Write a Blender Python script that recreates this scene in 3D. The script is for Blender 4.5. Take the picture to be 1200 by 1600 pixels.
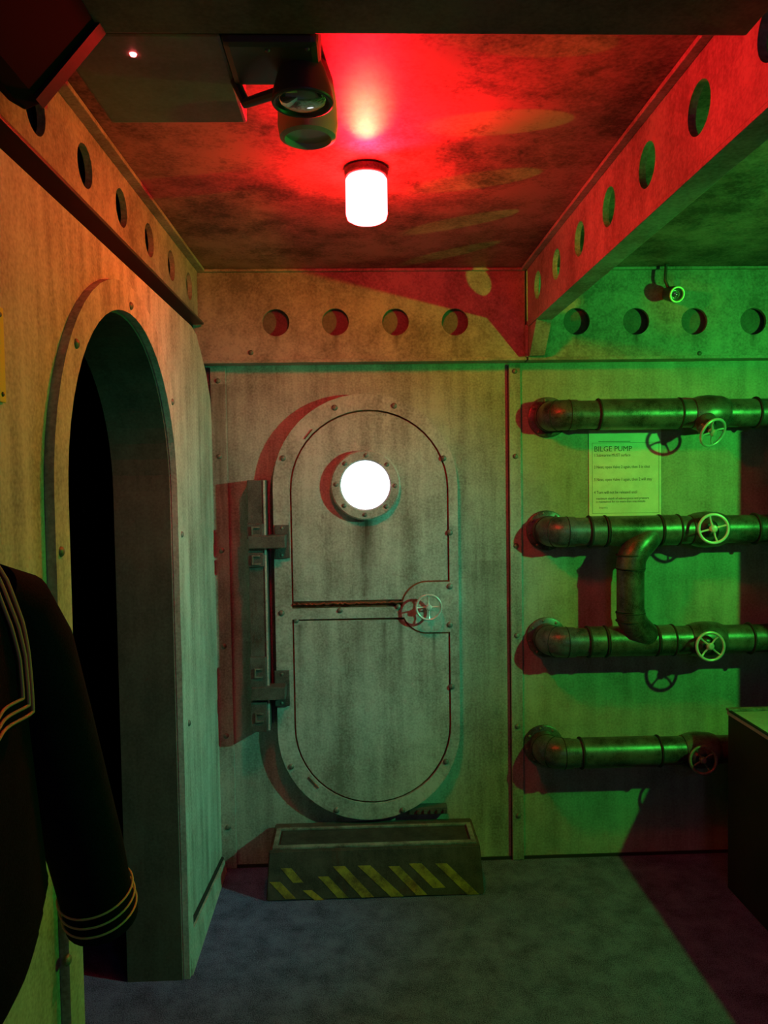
import bpy, bmesh, math, random
from mathutils import Vector, Matrix, Euler
random.seed(7)
R = math.radians
PI = math.pi
for o in list(bpy.data.objects): bpy.data.objects.remove(o)
C = bpy.context.scene.collection
S = bpy.context.scene

# ---------------------------------------------------------------- camera
H = 1.52                    # eye height
F = 1200.0                  # focal length in pixels of the 1200x1600 frame
CAMROT = (Matrix.Rotation(R(-1.875), 3, 'Z') @ Matrix.Rotation(R(90 - 2.32), 3, 'X') @ Matrix.Rotation(R(-0.86), 3, 'Z'))
cam = bpy.data.cameras.new('camera')
cam.sensor_fit = 'VERTICAL'; cam.sensor_height = 36; cam.lens = 36 * F / 1600; cam.clip_start = .02
co = bpy.data.objects.new('camera', cam); C.objects.link(co)
co.location = (0, 0, H); co.rotation_euler = CAMROT.to_euler()
S.camera = co

# ---------------------------------------------------------------- view, world, lights
S.view_settings.view_transform = 'Standard'; S.view_settings.look = 'None'
S.view_settings.gamma = 1; S.view_settings.use_curve_mapping = False
S.view_settings.exposure = -0.12
w = bpy.data.worlds.new('world'); S.world = w; w.use_nodes = True
w.node_tree.nodes['Background'].inputs[0].default_value = (.5, .12, .3, 1)
w.node_tree.nodes['Background'].inputs[1].default_value = .004

def light(name, kind, loc, energy, color, size=.05, target=None, spot=60, blend=.5):
    l = bpy.data.lights.new(name, kind); l.energy = energy; l.color = color
    if kind == 'AREA': l.size = size
    else: l.shadow_soft_size = size
    if kind == 'SPOT': l.spot_size = R(spot); l.spot_blend = blend
    o = bpy.data.objects.new(name, l); C.objects.link(o); o.location = loc
    if target is not None:
        o.rotation_euler = (Vector(target) - Vector(loc)).to_track_quat('-Z', 'Y').to_euler()
    return o

GREEN_POS = (1.86, 1.56, H + .27)
light('green_stage_light', 'SPOT', GREEN_POS, 72, (.05, 1, .08), .02, (.45, 3, 1.10), 150, .8)
light('teal_stage_light', 'SPOT', (1.86, 1.58, H + .27), 150, (.12, .52, .53), .02, (-.72, 2.78, .92), 58, 1.0)
light('dim_fill', 'AREA', (.55, -1.1, 2.0), 1.0, (.75, .28, .55), 1.0, (.2, 3, .6))  # unseen magenta fill added behind the camera to lift the blacks
light('cool_fill', 'AREA', (.9, -.6, 1.75), 1.1, (.32, .50, 1), .25, (.9, 3, .9))  # unseen cool fill from the camera side, adds blue to the shadows

# ---------------------------------------------------------------- pixel helpers (a point on a real plane of the room)
def ray(px, py):
    return CAMROT @ Vector(((px - 600) / F, -(py - 800) / F, -1))
def at(px, py, Y=3.0):
    d = ray(px, py); return Vector((0, 0, H)) + d * (Y / d.y)
def atx(px, py, X):
    d = ray(px, py); return Vector((0, 0, H)) + d * (X / d.x)
def atz(px, py, Z):
    d = ray(px, py); return Vector((0, 0, H)) + d * ((Z - H) / d.z)

# ---------------------------------------------------------------- materials
def new_mat(name):
    m = bpy.data.materials.new(name); m.use_nodes = True
    nt = m.node_tree; b = nt.nodes['Principled BSDF']
    return m, nt, b
def paint(name, c1, c2, streak=.5, rust=.0, rough=.6, metal=0.0, scale=1.0, bump=.15, rustcol=(.10, .03, .015), fine=.25, spec=.3):
    m, nt, b = new_mat(name); N = nt.nodes; L = nt.links
    tc = N.new('ShaderNodeNewGeometry')
    mp = N.new('ShaderNodeMapping'); mp.inputs['Scale'].default_value = (14 * scale, 14 * scale, 1.3 * scale)
    L.new(tc.outputs['Position'], mp.inputs[0])
    n1 = N.new('ShaderNodeTexNoise'); n1.inputs['Scale'].default_value = 1; n1.inputs['Detail'].default_value = 6
    n1.inputs['Roughness'].default_value = .65; L.new(mp.outputs[0], n1.inputs['Vector'])
    n2 = N.new('ShaderNodeTexNoise'); n2.inputs['Scale'].default_value = 5 * scale; n2.inputs['Detail'].default_value = 8
    n2.inputs['Roughness'].default_value = .7; L.new(tc.outputs['Position'], n2.inputs['Vector'])
    n3 = N.new('ShaderNodeTexNoise'); n3.inputs['Scale'].default_value = 130 * scale; n3.inputs['Detail'].default_value = 3
    L.new(tc.outputs['Position'], n3.inputs['Vector'])
    mixn = N.new('ShaderNodeMix'); mixn.inputs[0].default_value = streak
    L.new(n2.outputs[0], mixn.inputs[2]); L.new(n1.outputs[0], mixn.inputs[3])
    mf = N.new('ShaderNodeMix'); mf.inputs[0].default_value = fine
    L.new(mixn.outputs[0], mf.inputs[2]); L.new(n3.outputs[0], mf.inputs[3])
    cr = N.new('ShaderNodeValToRGB'); cr.color_ramp.elements[0].position = .40; cr.color_ramp.elements[1].position = .585
    cr.color_ramp.elements[0].color = (*c2, 1); cr.color_ramp.elements[1].color = (*c1, 1)
    L.new(mf.outputs[0], cr.inputs[0])
    out = cr.outputs[0]
    if rust > 0:
        r1 = N.new('ShaderNodeTexNoise'); r1.inputs['Scale'].default_value = 1.0; r1.inputs['Detail'].default_value = 9
        r1.inputs['Roughness'].default_value = .75
        mp2 = N.new('ShaderNodeMapping'); mp2.inputs['Scale'].default_value = (9, 9, 3.2); mp2.inputs['Location'].default_value = (3, 5, 1)
        L.new(tc.outputs['Position'], mp2.inputs[0]); L.new(mp2.outputs[0], r1.inputs['Vector'])
        rr = N.new('ShaderNodeValToRGB'); rr.color_ramp.elements[0].position = .72 - .25 * rust; rr.color_ramp.elements[1].position = .80 - .2 * rust
        L.new(r1.outputs[0], rr.inputs[0])
        mm = N.new('ShaderNodeMath'); mm.operation = 'MULTIPLY'; mm.inputs[1].default_value = .75
        L.new(rr.outputs[0], mm.inputs[0])
        mx = N.new('ShaderNodeMix'); mx.data_type = 'RGBA'
        L.new(mm.outputs[0], mx.inputs[0]); L.new(out, mx.inputs[6]); mx.inputs[7].default_value = (*rustcol, 1)
        out = mx.outputs[2]
    m['out'] = 0
    L.new(out, b.inputs['Base Color'])
    b.inputs['Roughness'].default_value = rough; b.inputs['Metallic'].default_value = metal
    b.inputs['Specular IOR Level'].default_value = spec
    if bump > 0:
        bp = N.new('ShaderNodeBump'); bp.inputs['Strength'].default_value = bump; bp.inputs['Distance'].default_value = .004
        L.new(mf.outputs[0], bp.inputs['Height']); L.new(bp.outputs[0], b.inputs['Normal'])
    return m
def streaks(m, spots, col=(.07, .045, .03)):
    """add run-down stains: spots = [(x, z_top, length, half width, strength)] on the back wall plane"""
    nt = m.node_tree; N = nt.nodes; L = nt.links; b = N['Principled BSDF']
    src = b.inputs['Base Color'].links[0].from_socket
    g = N.new('ShaderNodeNewGeometry'); sp = N.new('ShaderNodeSeparateXYZ'); L.new(g.outputs['Position'], sp.inputs[0])
    nz = N.new('ShaderNodeTexNoise'); nz.inputs['Scale'].default_value = 1; nz.inputs['Detail'].default_value = 5
    mp = N.new('ShaderNodeMapping'); mp.inputs['Scale'].default_value = (70, 70, 5); L.new(g.outputs['Position'], mp.inputs[0]); L.new(mp.outputs[0], nz.inputs['Vector'])
    def mth(op, a, bb, clamp=False):
        n = N.new('ShaderNodeMath'); n.operation = op; n.use_clamp = clamp
        for i, v in enumerate((a, bb)):
            if isinstance(v, (int, float)): n.inputs[i].default_value = v
            else: L.new(v, n.inputs[i])
        return n.outputs[0]
    tot = None
    for (x, zt, ln, hw, st) in spots:
        dx = mth('ABSOLUTE', mth('SUBTRACT', sp.outputs[0], x), 0)
        fx = mth('SUBTRACT', 1.0, mth('DIVIDE', dx, hw), True)
        dz = mth('SUBTRACT', zt, sp.outputs[2])
        fz = mth('SUBTRACT', 1.0, mth('DIVIDE', dz, ln), True)
        on = mth('GREATER_THAN', dz, 0)
        f = mth('MULTIPLY', mth('MULTIPLY', fx, fz), mth('MULTIPLY', on, st))
        tot = f if tot is None else mth('MAXIMUM', tot, f)
    nn = mth('MULTIPLY', nz.outputs[0], 1.9)
    tot = mth('MULTIPLY', tot, nn, True)
    mx = N.new('ShaderNodeMix'); mx.data_type = 'RGBA'; L.new(tot, mx.inputs[0]); L.new(src, mx.inputs[6]); mx.inputs[7].default_value = (*col, 1)
    L.new(mx.outputs[2], b.inputs['Base Color'])
def plain(name, c, rough=.5, metal=0.0, emit=None, es=1.0, spec=.5):
    m, nt, b = new_mat(name)
    b.inputs['Base Color'].default_value = (*c, 1); b.inputs['Roughness'].default_value = rough; b.inputs['Metallic'].default_value = metal
    b.inputs['Specular IOR Level'].default_value = spec
    if emit: b.inputs['Emission Color'].default_value = (*emit, 1); b.inputs['Emission Strength'].default_value = es
    return m
M = {}
M['wall'] = paint('wall_paint', (.44, .43, .40), (.17, .15, .135), .55, .4)
M['wall_left'] = paint('left_wall_paint', (.62, .58, .52), (.27, .24, .20), .6, .2)
M['wall_right'] = paint('right_wall_paint', (.43, .44, .40), (.22, .21, .18), .45, .25)
M['door'] = paint('door_paint', (.52, .51, .49), (.21, .19, .165), .55, .4)
M['frame'] = paint('door_frame_paint', (.52, .51, .49), (.22, .20, .175), .4, .42)
M['girder'] = paint('girder_paint', (.42, .38, .34), (.17, .145, .125), .2, .3)
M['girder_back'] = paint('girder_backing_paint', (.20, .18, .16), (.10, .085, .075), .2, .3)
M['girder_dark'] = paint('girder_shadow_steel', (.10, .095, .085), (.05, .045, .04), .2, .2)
M['ceiling'] = paint('ceiling_steel', (.42, .20, .19), (.085, .035, .035), .0, .6, rough=.5, scale=.9, rustcol=(.05, .03, .02))
M['floor'] = paint('floor_carpet', (.17, .18, .42), (.04, .04, .10), .0, 0, rough=.95, scale=2.2, bump=.5, fine=.6, spec=.1)
M['rust'] = paint('rust', (.32, .065, .03), (.07, .02, .012), .1, .4, rough=.85, scale=3)
M['steel_dark'] = paint('dark_steel', (.16, .15, .14), (.06, .05, .045), .2, .5, rough=.45, metal=.3, scale=2)
M['pipe'] = paint('pipe_steel', (.19, .19, .19), (.045, .04, .038), .0, .5, rough=.36, metal=.5, scale=2.2, bump=.2, rustcol=(.07, .035, .025))
M['pipe_ring'] = plain('pipe_gap', (.02, .018, .016), .7)
M['chrome'] = paint('handwheel_metal', (.92, .92, .90), (.75, .75, .73), .0, 0, rough=.25, metal=.15, bump=.0, scale=3)
M['wheel_dull'] = paint('dull_handwheel_metal', (.72, .72, .68), (.50, .48, .44), .0, .1, rough=.3, metal=.3, bump=.0, scale=3)
M['bolt'] = paint('bolt_metal', (.26, .24, .21), (.12, .10, .08), .0, .5, rough=.5, metal=.3, bump=0, scale=6)
M['step'] = paint('step_paint', (.11, .085, .07), (.04, .03, .025), .3, .6, rough=.7, scale=2)
M['grip'] = paint('step_grip', (.05, .045, .04), (.02, .02, .018), .0, .3, rough=.9, scale=3)
M['rim'] = paint('step_rim', (.27, .26, .23), (.08, .065, .055), .0, .6, rough=.6, scale=3)
M['yellow'] = paint('worn_yellow', (.50, .34, .05), (.16, .10, .03), .0, .45, rough=.7, scale=4, rustcol=(.05, .03, .02))
M['black'] = plain('shade_black', (.006, .005, .006), .95, spec=.1)  # shade put into the colour: wall recess, brace and unlit passage
M['reveal'] = paint('reveal_shade', (.13, .115, .09), (.07, .058, .045), .5, .3)  # darker than the wall in place of shade on the reveal
M['navy'] = paint('navy_wool', (.012, .011, .017), (.005, .005, .008), .0, 0, rough=.95, scale=3, bump=.3, fine=.6, spec=.1)
M['braid'] = plain('yellow_braid', (.62, .47, .20), .8)
M['paper'] = paint('paper', (.86, .86, .80), (.72, .72, .66), .0, 0, rough=.7, bump=0, scale=2)
M['ink'] = plain('ink', (.10, .10, .10), .8)
M['inkfaint'] = plain('faint_ink', (.32, .32, .30), .8)
M['sign'] = plain('yellow_sign', (.75, .62, .05), .6)
M['unit'] = paint('lamp_unit_plastic', (.26, .24, .21), (.18, .16, .14), .0, 0, rough=.5, bump=.0)
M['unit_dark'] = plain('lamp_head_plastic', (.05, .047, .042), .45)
M['shade'] = plain('lamp_cup_plastic', (.40, .38, .33), .5)
M['dark_wall'] = plain('dark_wall', (.03, .028, .03), .8)
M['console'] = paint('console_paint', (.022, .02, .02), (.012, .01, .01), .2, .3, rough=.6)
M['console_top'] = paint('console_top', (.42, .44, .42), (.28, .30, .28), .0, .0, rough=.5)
M['cross'] = paint('cross_beam_paint', (.17, .13, .12), (.08, .06, .055), .1, .3, rough=.7)
M['jar'] = plain('red_lamp_glow', (.4, .02, .02), .3, emit=(1, .0105, .0115), es=122)
M['port'] = plain('porthole_glow', (.8, .8, .85), .3, emit=(.84, .90, 1), es=2.4)
M['led'] = plain('red_led', (.5, .02, .02), .3, emit=(1, .10, .10), es=14)
m, nt, b = new_mat('lens_glass'); b.inputs['Base Color'].default_value = (.5, .5, .5, 1); b.inputs['Roughness'].default_value = .06
b.inputs['Metallic'].default_value = .85; M['lens'] = m
M['ring'] = plain('pale_ring', (.80, .84, .40), .3, .2)

# ---------------------------------------------------------------- mesh helpers
def quadbox(bm, p0, p1):
    x0, y0, z0 = p0; x1, y1, z1 = p1
    v = [bm.verts.new(p) for p in ((x0, y0, z0), (x1, y0, z0), (x1, y1, z0), (x0, y1, z0), (x0, y0, z1), (x1, y0, z1), (x1, y1, z1), (x0, y1, z1))]
    for f in ((0, 3, 2, 1), (4, 5, 6, 7), (0, 1, 5, 4), (1, 2, 6, 5), (2, 3, 7, 6), (3, 0, 4, 7)): bm.faces.new([v[i] for i in f])
def box(p0, p1, bev=0.0):
    p0 = Vector(p0); p1 = Vector(p1)
    a = Vector((min(p0.x, p1.x), min(p0.y, p1.y), min(p0.z, p1.z))); c = Vector((max(p0.x, p1.x), max(p0.y, p1.y), max(p0.z, p1.z)))
    bm = bmesh.new(); quadbox(bm, a, c)
    if bev: bmesh.ops.bevel(bm, geom=bm.edges[:], offset=bev, segments=2, affect='EDGES', profile=.6)
    return bm
def prism(pts, axis, a0, a1, bev=0):
    """pts: 2D outline; extruded along axis from a0 to a1. 2D axes: x->(y,z) y->(x,z) z->(x,y)"""
    def P(u, v, a):
        return {'x': (a, u, v), 'y': (u, a, v), 'z': (u, v, a)}[axis]
    bm = bmesh.new()
    A = [bm.verts.new(P(u, v, a0)) for u, v in pts]; B = [bm.verts.new(P(u, v, a1)) for u, v in pts]
    bm.faces.new(A); bm.faces.new(B[::-1]); n = len(pts)
    for i in range(n): bm.faces.new((A[i], B[i], B[(i + 1) % n], A[(i + 1) % n]))
    bmesh.ops.recalc_face_normals(bm, faces=bm.faces[:])
    if bev:
        ed = [e for e in bm.edges if len(e.link_faces) == 2 and e.calc_face_angle(0) > .7]
        bmesh.ops.bevel(bm, geom=ed, offset=bev, segments=2, affect='EDGES', profile=.6)
    return bm
def ringprism(outer, inner, axis, a0, a1, closed=True):
    """plate between two outlines having the same point count"""
    def P(u, v, a):
        return {'x': (a, u, v), 'y': (u, a, v), 'z': (u, v, a)}[axis]
    bm = bmesh.new(); n = len(outer)
    L = [[bm.verts.new(P(u, v, a)) for u, v in pts] for pts in (outer, inner) for a in (a0, a1)]
    O0, O1, I0, I1 = L
    for i in range(n if closed else n - 1):
        j = (i + 1) % n
        bm.faces.new((O0[i], O0[j], I0[j], I0[i])); bm.faces.new((O1[i], I1[i], I1[j], O1[j]))
        bm.faces.new((O0[i], O1[i], O1[j], O0[j])); bm.faces.new((I0[i], I0[j], I1[j], I1[i]))
    if not closed:
        for i in (0, n - 1): bm.faces.new((O0[i], O1[i], I1[i], I0[i]))
    bmesh.ops.recalc_face_normals(bm, faces=bm.faces[:])
    return bm
def lathe(prof, seg=40, axis='z', loc=(0, 0, 0), close=True):
    """prof: [(r, h)]"""
    bm = bmesh.new(); rings = []
    for r, h in prof:
        if r < 1e-6: rings.append([bm.verts.new((0, 0, h))])
        else: rings.append([bm.verts.new((r * math.cos(2 * PI * i / seg), r * math.sin(2 * PI * i / seg), h)) for i in range(seg)])
    for a, c in zip(rings, rings[1:]):
        for i in range(seg):
            j = (i + 1) % seg
            if len(a) == 1 and len(c) == 1: continue
            if len(a) == 1: bm.faces.new((a[0], c[i], c[j]))
            elif len(c) == 1: bm.faces.new((a[i], a[j], c[0]))
            else: bm.faces.new((a[i], a[j], c[j], c[i]))
    bmesh.ops.recalc_face_normals(bm, faces=bm.faces[:])
    if axis == 'y': bm.transform(Matrix.Rotation(R(90), 4, 'X'))     # +h -> -y
    if axis == 'x': bm.transform(Matrix.Rotation(R(90), 4, 'Y'))
    bm.transform(Matrix.Translation(loc))
    return bm
def sweep(path, rad, seg=24, cap=True, bm=None, ell=1.0):
    bm = bm or bmesh.new(); path = [Vector(p) for p in path]; n = len(path)
    rads = rad if isinstance(rad, (list, tuple)) else [rad] * n
    t = [(path[min(i + 1, n - 1)] - path[max(i - 1, 0)]).normalized() for i in range(n)]
    up = Vector((0, 0, 1)) if abs(t[0].z) < .9 else Vector((0, 1, 0))
    u = t[0].cross(up).normalized(); rings = []
    for i in range(n):
        u = (u - t[i] * u.dot(t[i])).normalized(); v = t[i].cross(u)
        rings.append([bm.verts.new(path[i] + rads[i] * (math.cos(2 * PI * k / seg) * u + ell * math.sin(2 * PI * k / seg) * v)) for k in range(seg)])
    for a, c in zip(rings, rings[1:]):
        for k in range(seg): bm.faces.new((a[k], a[(k + 1) % seg], c[(k + 1) % seg], c[k]))
    if cap: bm.faces.new(rings[0][::-1]); bm.faces.new(rings[-1])
    bmesh.ops.recalc_face_normals(bm, faces=bm.faces[:])
    return bm
def torus(R0, r0, seg=40, s2=10):
    bm = bmesh.new(); rings = []
    for i in range(seg):
        a = 2 * PI * i / seg
        rings.append([bm.verts.new(((R0 + r0 * math.cos(2 * PI * k / s2)) * math.cos(a), (R0 + r0 * math.cos(2 * PI * k / s2)) * math.sin(a), r0 * math.sin(2 * PI * k / s2))) for k in range(s2)])
    for i in range(seg):
        a, c = rings[i], rings[(i + 1) % seg]
        for k in range(s2): bm.faces.new((a[k], c[k], c[(k + 1) % s2], a[(k + 1) % s2]))
    bmesh.ops.recalc_face_normals(bm, faces=bm.faces[:])
    return bm
def join(*bms):
    out = bmesh.new()
    for b_ in bms:
        me = bpy.data.meshes.new('tmp'); b_.to_mesh(me); b_.free(); out.from_mesh(me); bpy.data.meshes.remove(me)
    return out
def holed_plate(u0, u1, v0, v1, holes, axis, a0, a1, seg=28):
    """plate in the (u,v) plane with round holes along u; thickness a0..a1"""
    def P(u, v, a):
        return {'x': (a, u, v), 'y': (u, a, v)}[axis]
    bm = bmesh.new(); hs = sorted(holes)
    lims = [u0] + [(hs[i][0] + hs[i + 1][0]) / 2 for i in range(len(hs) - 1)] + [u1]
    for i, (cu, cv, r) in enumerate(hs):
        la, lb = lims[i], lims[i + 1]
        ang = sorted([2 * PI * k / seg for k in range(seg)] + [math.atan2(vv - cv, uu - cu) % (2 * PI) for uu in (la, lb) for vv in (v0, v1)])
        o_, n_ = [], []
        for a in ang:
            c, s = math.cos(a), math.sin(a)
            t = min(((lb - cu) / c if c > 1e-9 else (la - cu) / c if c < -1e-9 else 1e9), ((v1 - cv) / s if s > 1e-9 else (v0 - cv) / s if s < -1e-9 else 1e9))
            o_.append((cu + t * c, cv + t * s)); n_.append((cu + r * c, cv + r * s))
        m_ = len(ang)
        O0 = [bm.verts.new(P(*p, a0)) for p in o_]; O1 = [bm.verts.new(P(*p, a1)) for p in o_]
        I0 = [bm.verts.new(P(*p, a0)) for p in n_]; I1 = [bm.verts.new(P(*p, a1)) for p in n_]
        for k in range(m_):
            j = (k + 1) % m_
            bm.faces.new((O0[k], O0[j], I0[j], I0[k])); bm.faces.new((O1[k], I1[k], I1[j], O1[j])); bm.faces.new((I0[k], I0[j], I1[j], I1[k]))
            bm.faces.new((O0[k], O1[k], O1[j], O0[j]))
    bmesh.ops.remove_doubles(bm, verts=bm.verts[:], dist=1e-5)
    inner = [f for f in bm.faces if False]
    bmesh.ops.recalc_face_normals(bm, faces=bm.faces[:])
    return bm

def obj(name, bm, mat, parent=None, smooth=False):
    """links one mesh; bm is in world coordinates, stored relative to the parent's origin"""
    if parent is not None:
        org = Vector(parent.get('_o', (0, 0, 0)))
        bm.transform(Matrix.Translation(-org))
    me = bpy.data.meshes.new(name); bm.to_mesh(me); bm.free()
    if smooth:
        for p in me.polygons: p.use_smooth = True
        me.set_sharp_from_angle(angle=R(35))
    me.materials.append(mat)
    o = bpy.data.objects.new(name, me); C.objects.link(o)
    if parent is not None: o.parent = parent
    if parent is not None: o['_o'] = parent.get('_o', (0, 0, 0))
    return o
def thing(name, label, cat, loc=(0, 0, 0), group=None):
    o = bpy.data.objects.new(name, None); C.objects.link(o); o.location = loc; o['_o'] = tuple(loc)
    o['label'] = label; o['category'] = cat
    if group: o['group'] = group
    return o
def tag(o, label, cat, group=None):
    o['label'] = label; o['category'] = cat
    if group: o['group'] = group
    return o
def struct(name, bm, mat, smooth=False, label=None):
    o = obj(name, bm, mat, None, smooth); o['kind'] = 'structure'
    if label: o['label'] = label
    return o
BOLT = {}
def bolt(parent, p, axis='y', r=.0095, name='rivet'):
    """dome-headed rivet as a child; axis = direction the head points away from"""
    key = (axis, r)
    if key not in BOLT:
        b_ = lathe([(0, .55 * r), (.45 * r, .5 * r), (.8 * r, .3 * r), (r, 0), (1.05 * r, -.3 * r), (0, -.3 * r)][::-1], 12)
        if axis == 'y': b_.transform(Matrix.Rotation(R(90), 4, 'X'))
        if axis == 'x': b_.transform(Matrix.Rotation(R(90), 4, 'Y'))
        me = bpy.data.meshes.new('rivet'); b_.to_mesh(me); b_.free()
        for q in me.polygons: q.use_smooth = True
        me.materials.append(M['bolt']); BOLT[key] = me
    o = bpy.data.objects.new(name, BOLT[key]); C.objects.link(o); o.parent = parent
    o.location = Vector(p) - Vector(parent.get('_o', (0, 0, 0)))
    return o

# ================================================================= SETTING
ZC = H + .80               # ceiling height 2.32
WL = -.56                  # left wall face
YB = 3.0                   # back wall face
XR, YN = 2.75, -1.9        # right wall, wall behind the camera
struct('floor', box((-2.2, YN - .1, -.1), (XR + .1, YB + .1, 0)), M['floor'])
struct('ceiling', box((-2.2, YN - .1, ZC), (XR + .1, YB + .1, ZC + .1)), M['ceiling'])
struct('wall_right', box((XR, YN, 0), (XR + .1, YB, ZC)), M['dark_wall'])
struct('wall_near', box((-2.1, YN - .1, 0), (XR, YN, ZC)), M['dark_wall'])
xm = at(800, 900).x
streaks(M['wall'], [(at(350, 900).x, 1.9, 1.4, .06, .7), (at(760, 900).x, 1.2, 1.1, .10, .35), (at(400, 900).x, .9, .8, .10, .5)])
struct('wall_back', box((-2.1, YB, 0), (xm, YB + .1, ZC)), M['wall'])
struct('wall_back_panel', box((xm, YB, 0), (XR + .1, YB + .1, ZC)), M['wall_right'])
# left wall: a slab with an arched doorway and a cut-off far top corner
AY0, AY1, AZ = 1.454, 2.32, H - .021
AC, AR = (AY0 + AY1) / 2, (AY1 - AY0) / 2
def arch(r, z0=0.0, n=28, c=AC):
    return [(c - r, z0)] + [(c - r * math.cos(PI * i / n), AZ + r * math.sin(PI * i / n)) for i in range(n + 1)] + [(c + r, z0)]
ZW = H + .537
wall_pts = [(YN, 0), (YN, ZW), (2.66, ZW), (2.74, ZW - .015), (2.82, ZW - .07), (2.90, ZW - .13), (2.97, ZW - .22), (2.985, ZW - .30), (2.985, 0)]
outline = wall_pts + arch(AR)[::-1]
struct('wall_left', prism(outline, 'x', WL, WL - .16), M['wall_left'])
struct('wall_left_shade_backing', box((-.715, YN, ZW + .004), (-.74, YB, ZC)), M['black'])  # black sheet in place of the shade under the left girder
# trim on the opening's thickness; its dark colour stands in for the unlit reveal
struct('trim_1', ringprism(arch(AR), arch(AR - .006), 'x', WL - .004, WL - .17, False), M['reveal'], label='inner lining of the arched doorway, coloured dark for shade')
# dark passage beyond the doorway; black colour stands in for missing light
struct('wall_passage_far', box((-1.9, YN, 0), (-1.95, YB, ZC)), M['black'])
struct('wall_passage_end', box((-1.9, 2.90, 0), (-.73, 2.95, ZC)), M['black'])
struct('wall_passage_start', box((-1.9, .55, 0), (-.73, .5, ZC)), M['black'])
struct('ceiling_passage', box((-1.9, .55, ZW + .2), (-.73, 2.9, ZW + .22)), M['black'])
# baseboard wedge on the left wall's far end
b_ = bmesh.new()
prof = [(2.33, 0, .145), (2.97, 0, .055)]
for X in (WL, WL + .024):
    pass
P8 = [(WL, 2.335, 0), (WL + .024, 2.335, 0), (WL + .020, 2.97, 0), (WL, 2.97, 0), (WL, 2.335, .118), (WL + .015, 2.335, .118), (WL + .013, 2.97, .045), (WL, 2.97, .045)]
v = [b_.verts.new(p) for p in P8]
for f in ((0, 3, 2, 1), (4, 5, 6, 7), (0, 1, 5, 4), (1, 2, 6, 5), (2, 3, 7, 6), (3, 0, 4, 7)): b_.faces.new([v[i] for i in f])
struct('baseboard_left', b_, M['wall_left'], label='pale wedge-shaped skirting at the foot of the left wall')
struct('trim_3', sweep([(WL + .004, 2.335, .126), (WL + .003, 2.97, .053)], .007, 8), M['pipe_ring'], label='dark gap above the wedge-shaped skirting')
# ================================================================= ARCHWAY PLATE
t = thing('doorway_frame', 'raised arched steel frame plate around the dark open doorway in the left wall', 'door frame', (WL + .008, AC, 0))
obj('frame_plate', ringprism(arch(AR + .066), arch(AR - .001), 'x', WL + .018, WL + .0005, False), M['wall_left'], t)
for (px, py) in ((119, 537), (95, 862), (204, 478), (269, 628), (284, 835), (295, 1130), (106, 1500)):
    p = atx(px, py, WL + .018)
    # keep on the plate
    bolt(t, (WL + .019, p.y, p.z), 'x', .010)

# ================================================================= BACK WALL STRIPS AND GIRDERS
def strip(label, px0, px1, pys, z1):
    x0, x1 = at(px0, 960).x, at(px1, 960).x
    t = thing('wall_strip', label, 'wall strip', ((x0 + x1) / 2, YB, 0))
    obj('strip_plate', box((x0, YB - .016, .002), (x1, YB - .0005, z1), .003), M['wall'], t)
    for py in pys:
        p = at((px0 + px1) / 2, py, YB - .017); bolt(t, ((x0 + x1) / 2, YB - .017, p.z), 'y', .0105)
    return t
strip('narrow riveted steel strip in the corner left of the oval door', 338, 362, (595, 713, 860, 1010, 1150, 1293), H + .445)
strip('narrow riveted steel strip between the oval door and the pipes', 797, 815, (580, 713, 853, 993, 1135, 1275), H + .445)
struct('trim_2', box((at(800, 900).x - .012, YB - .004, 0), (at(800, 900).x - .006, YB, 1.96)), M['pipe_ring'], label='dark seam beside the riveted strip')
struct('baseboard_back', box((-.70, YB - .006, 0), (2.7, YB - .0005, .012)), M['pipe_ring'], label='dark joint along the foot of the back wall')

ZG0, ZG1 = H + .462, ZC - .001
YG = 2.935
streaks(M['girder'], [(at(px, 503, YG).x, at(px, 522, YG).z, .075, .016, .8) for px in (431, 524, 618, 711, 901, 994, 1085, 1177)])
def girder_back(label, x0, x1, hpx, mat):
    t = thing('girder', label, 'girder', ((x0 + x1) / 2, YG, ZG0))
    hs = [(at(px, py, YG).x, at(px, py, YG).z, .051) for px, py in hpx]
    obj('web', holed_plate(x0, x1, ZG0, ZG1, hs, 'y', YG, YG + .014), mat, t)
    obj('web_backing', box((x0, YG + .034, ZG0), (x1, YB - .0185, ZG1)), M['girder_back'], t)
    obj('lower_flange', box((x0, YG - .022, ZG0 - .013), (x1, YB - .018, ZG0 - .001), .002), mat, t)
    obj('upper_flange', box((x0, YG - .018, ZG1 - .010), (x1, YG - .0005, ZG1), .002), mat, t)
    return t
t = girder_back('back girder with four round holes above the oval door', -.612, .645, [(431, 504), (524, 503), (618, 503), (711, 503)], M['girder'])
bolt(t, at(392, 551, YG - .001), 'y', .010)
t = girder_back('green-lit back girder with round holes above the pipes', .652, 2.7, [(901, 502), (994, 502), (1085, 502), (1177, 502), (1269, 502), (1361, 502), (1453, 502)], M['girder'])
bolt(t, at(1093, 552, YG - .001), 'y', .009)

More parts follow.
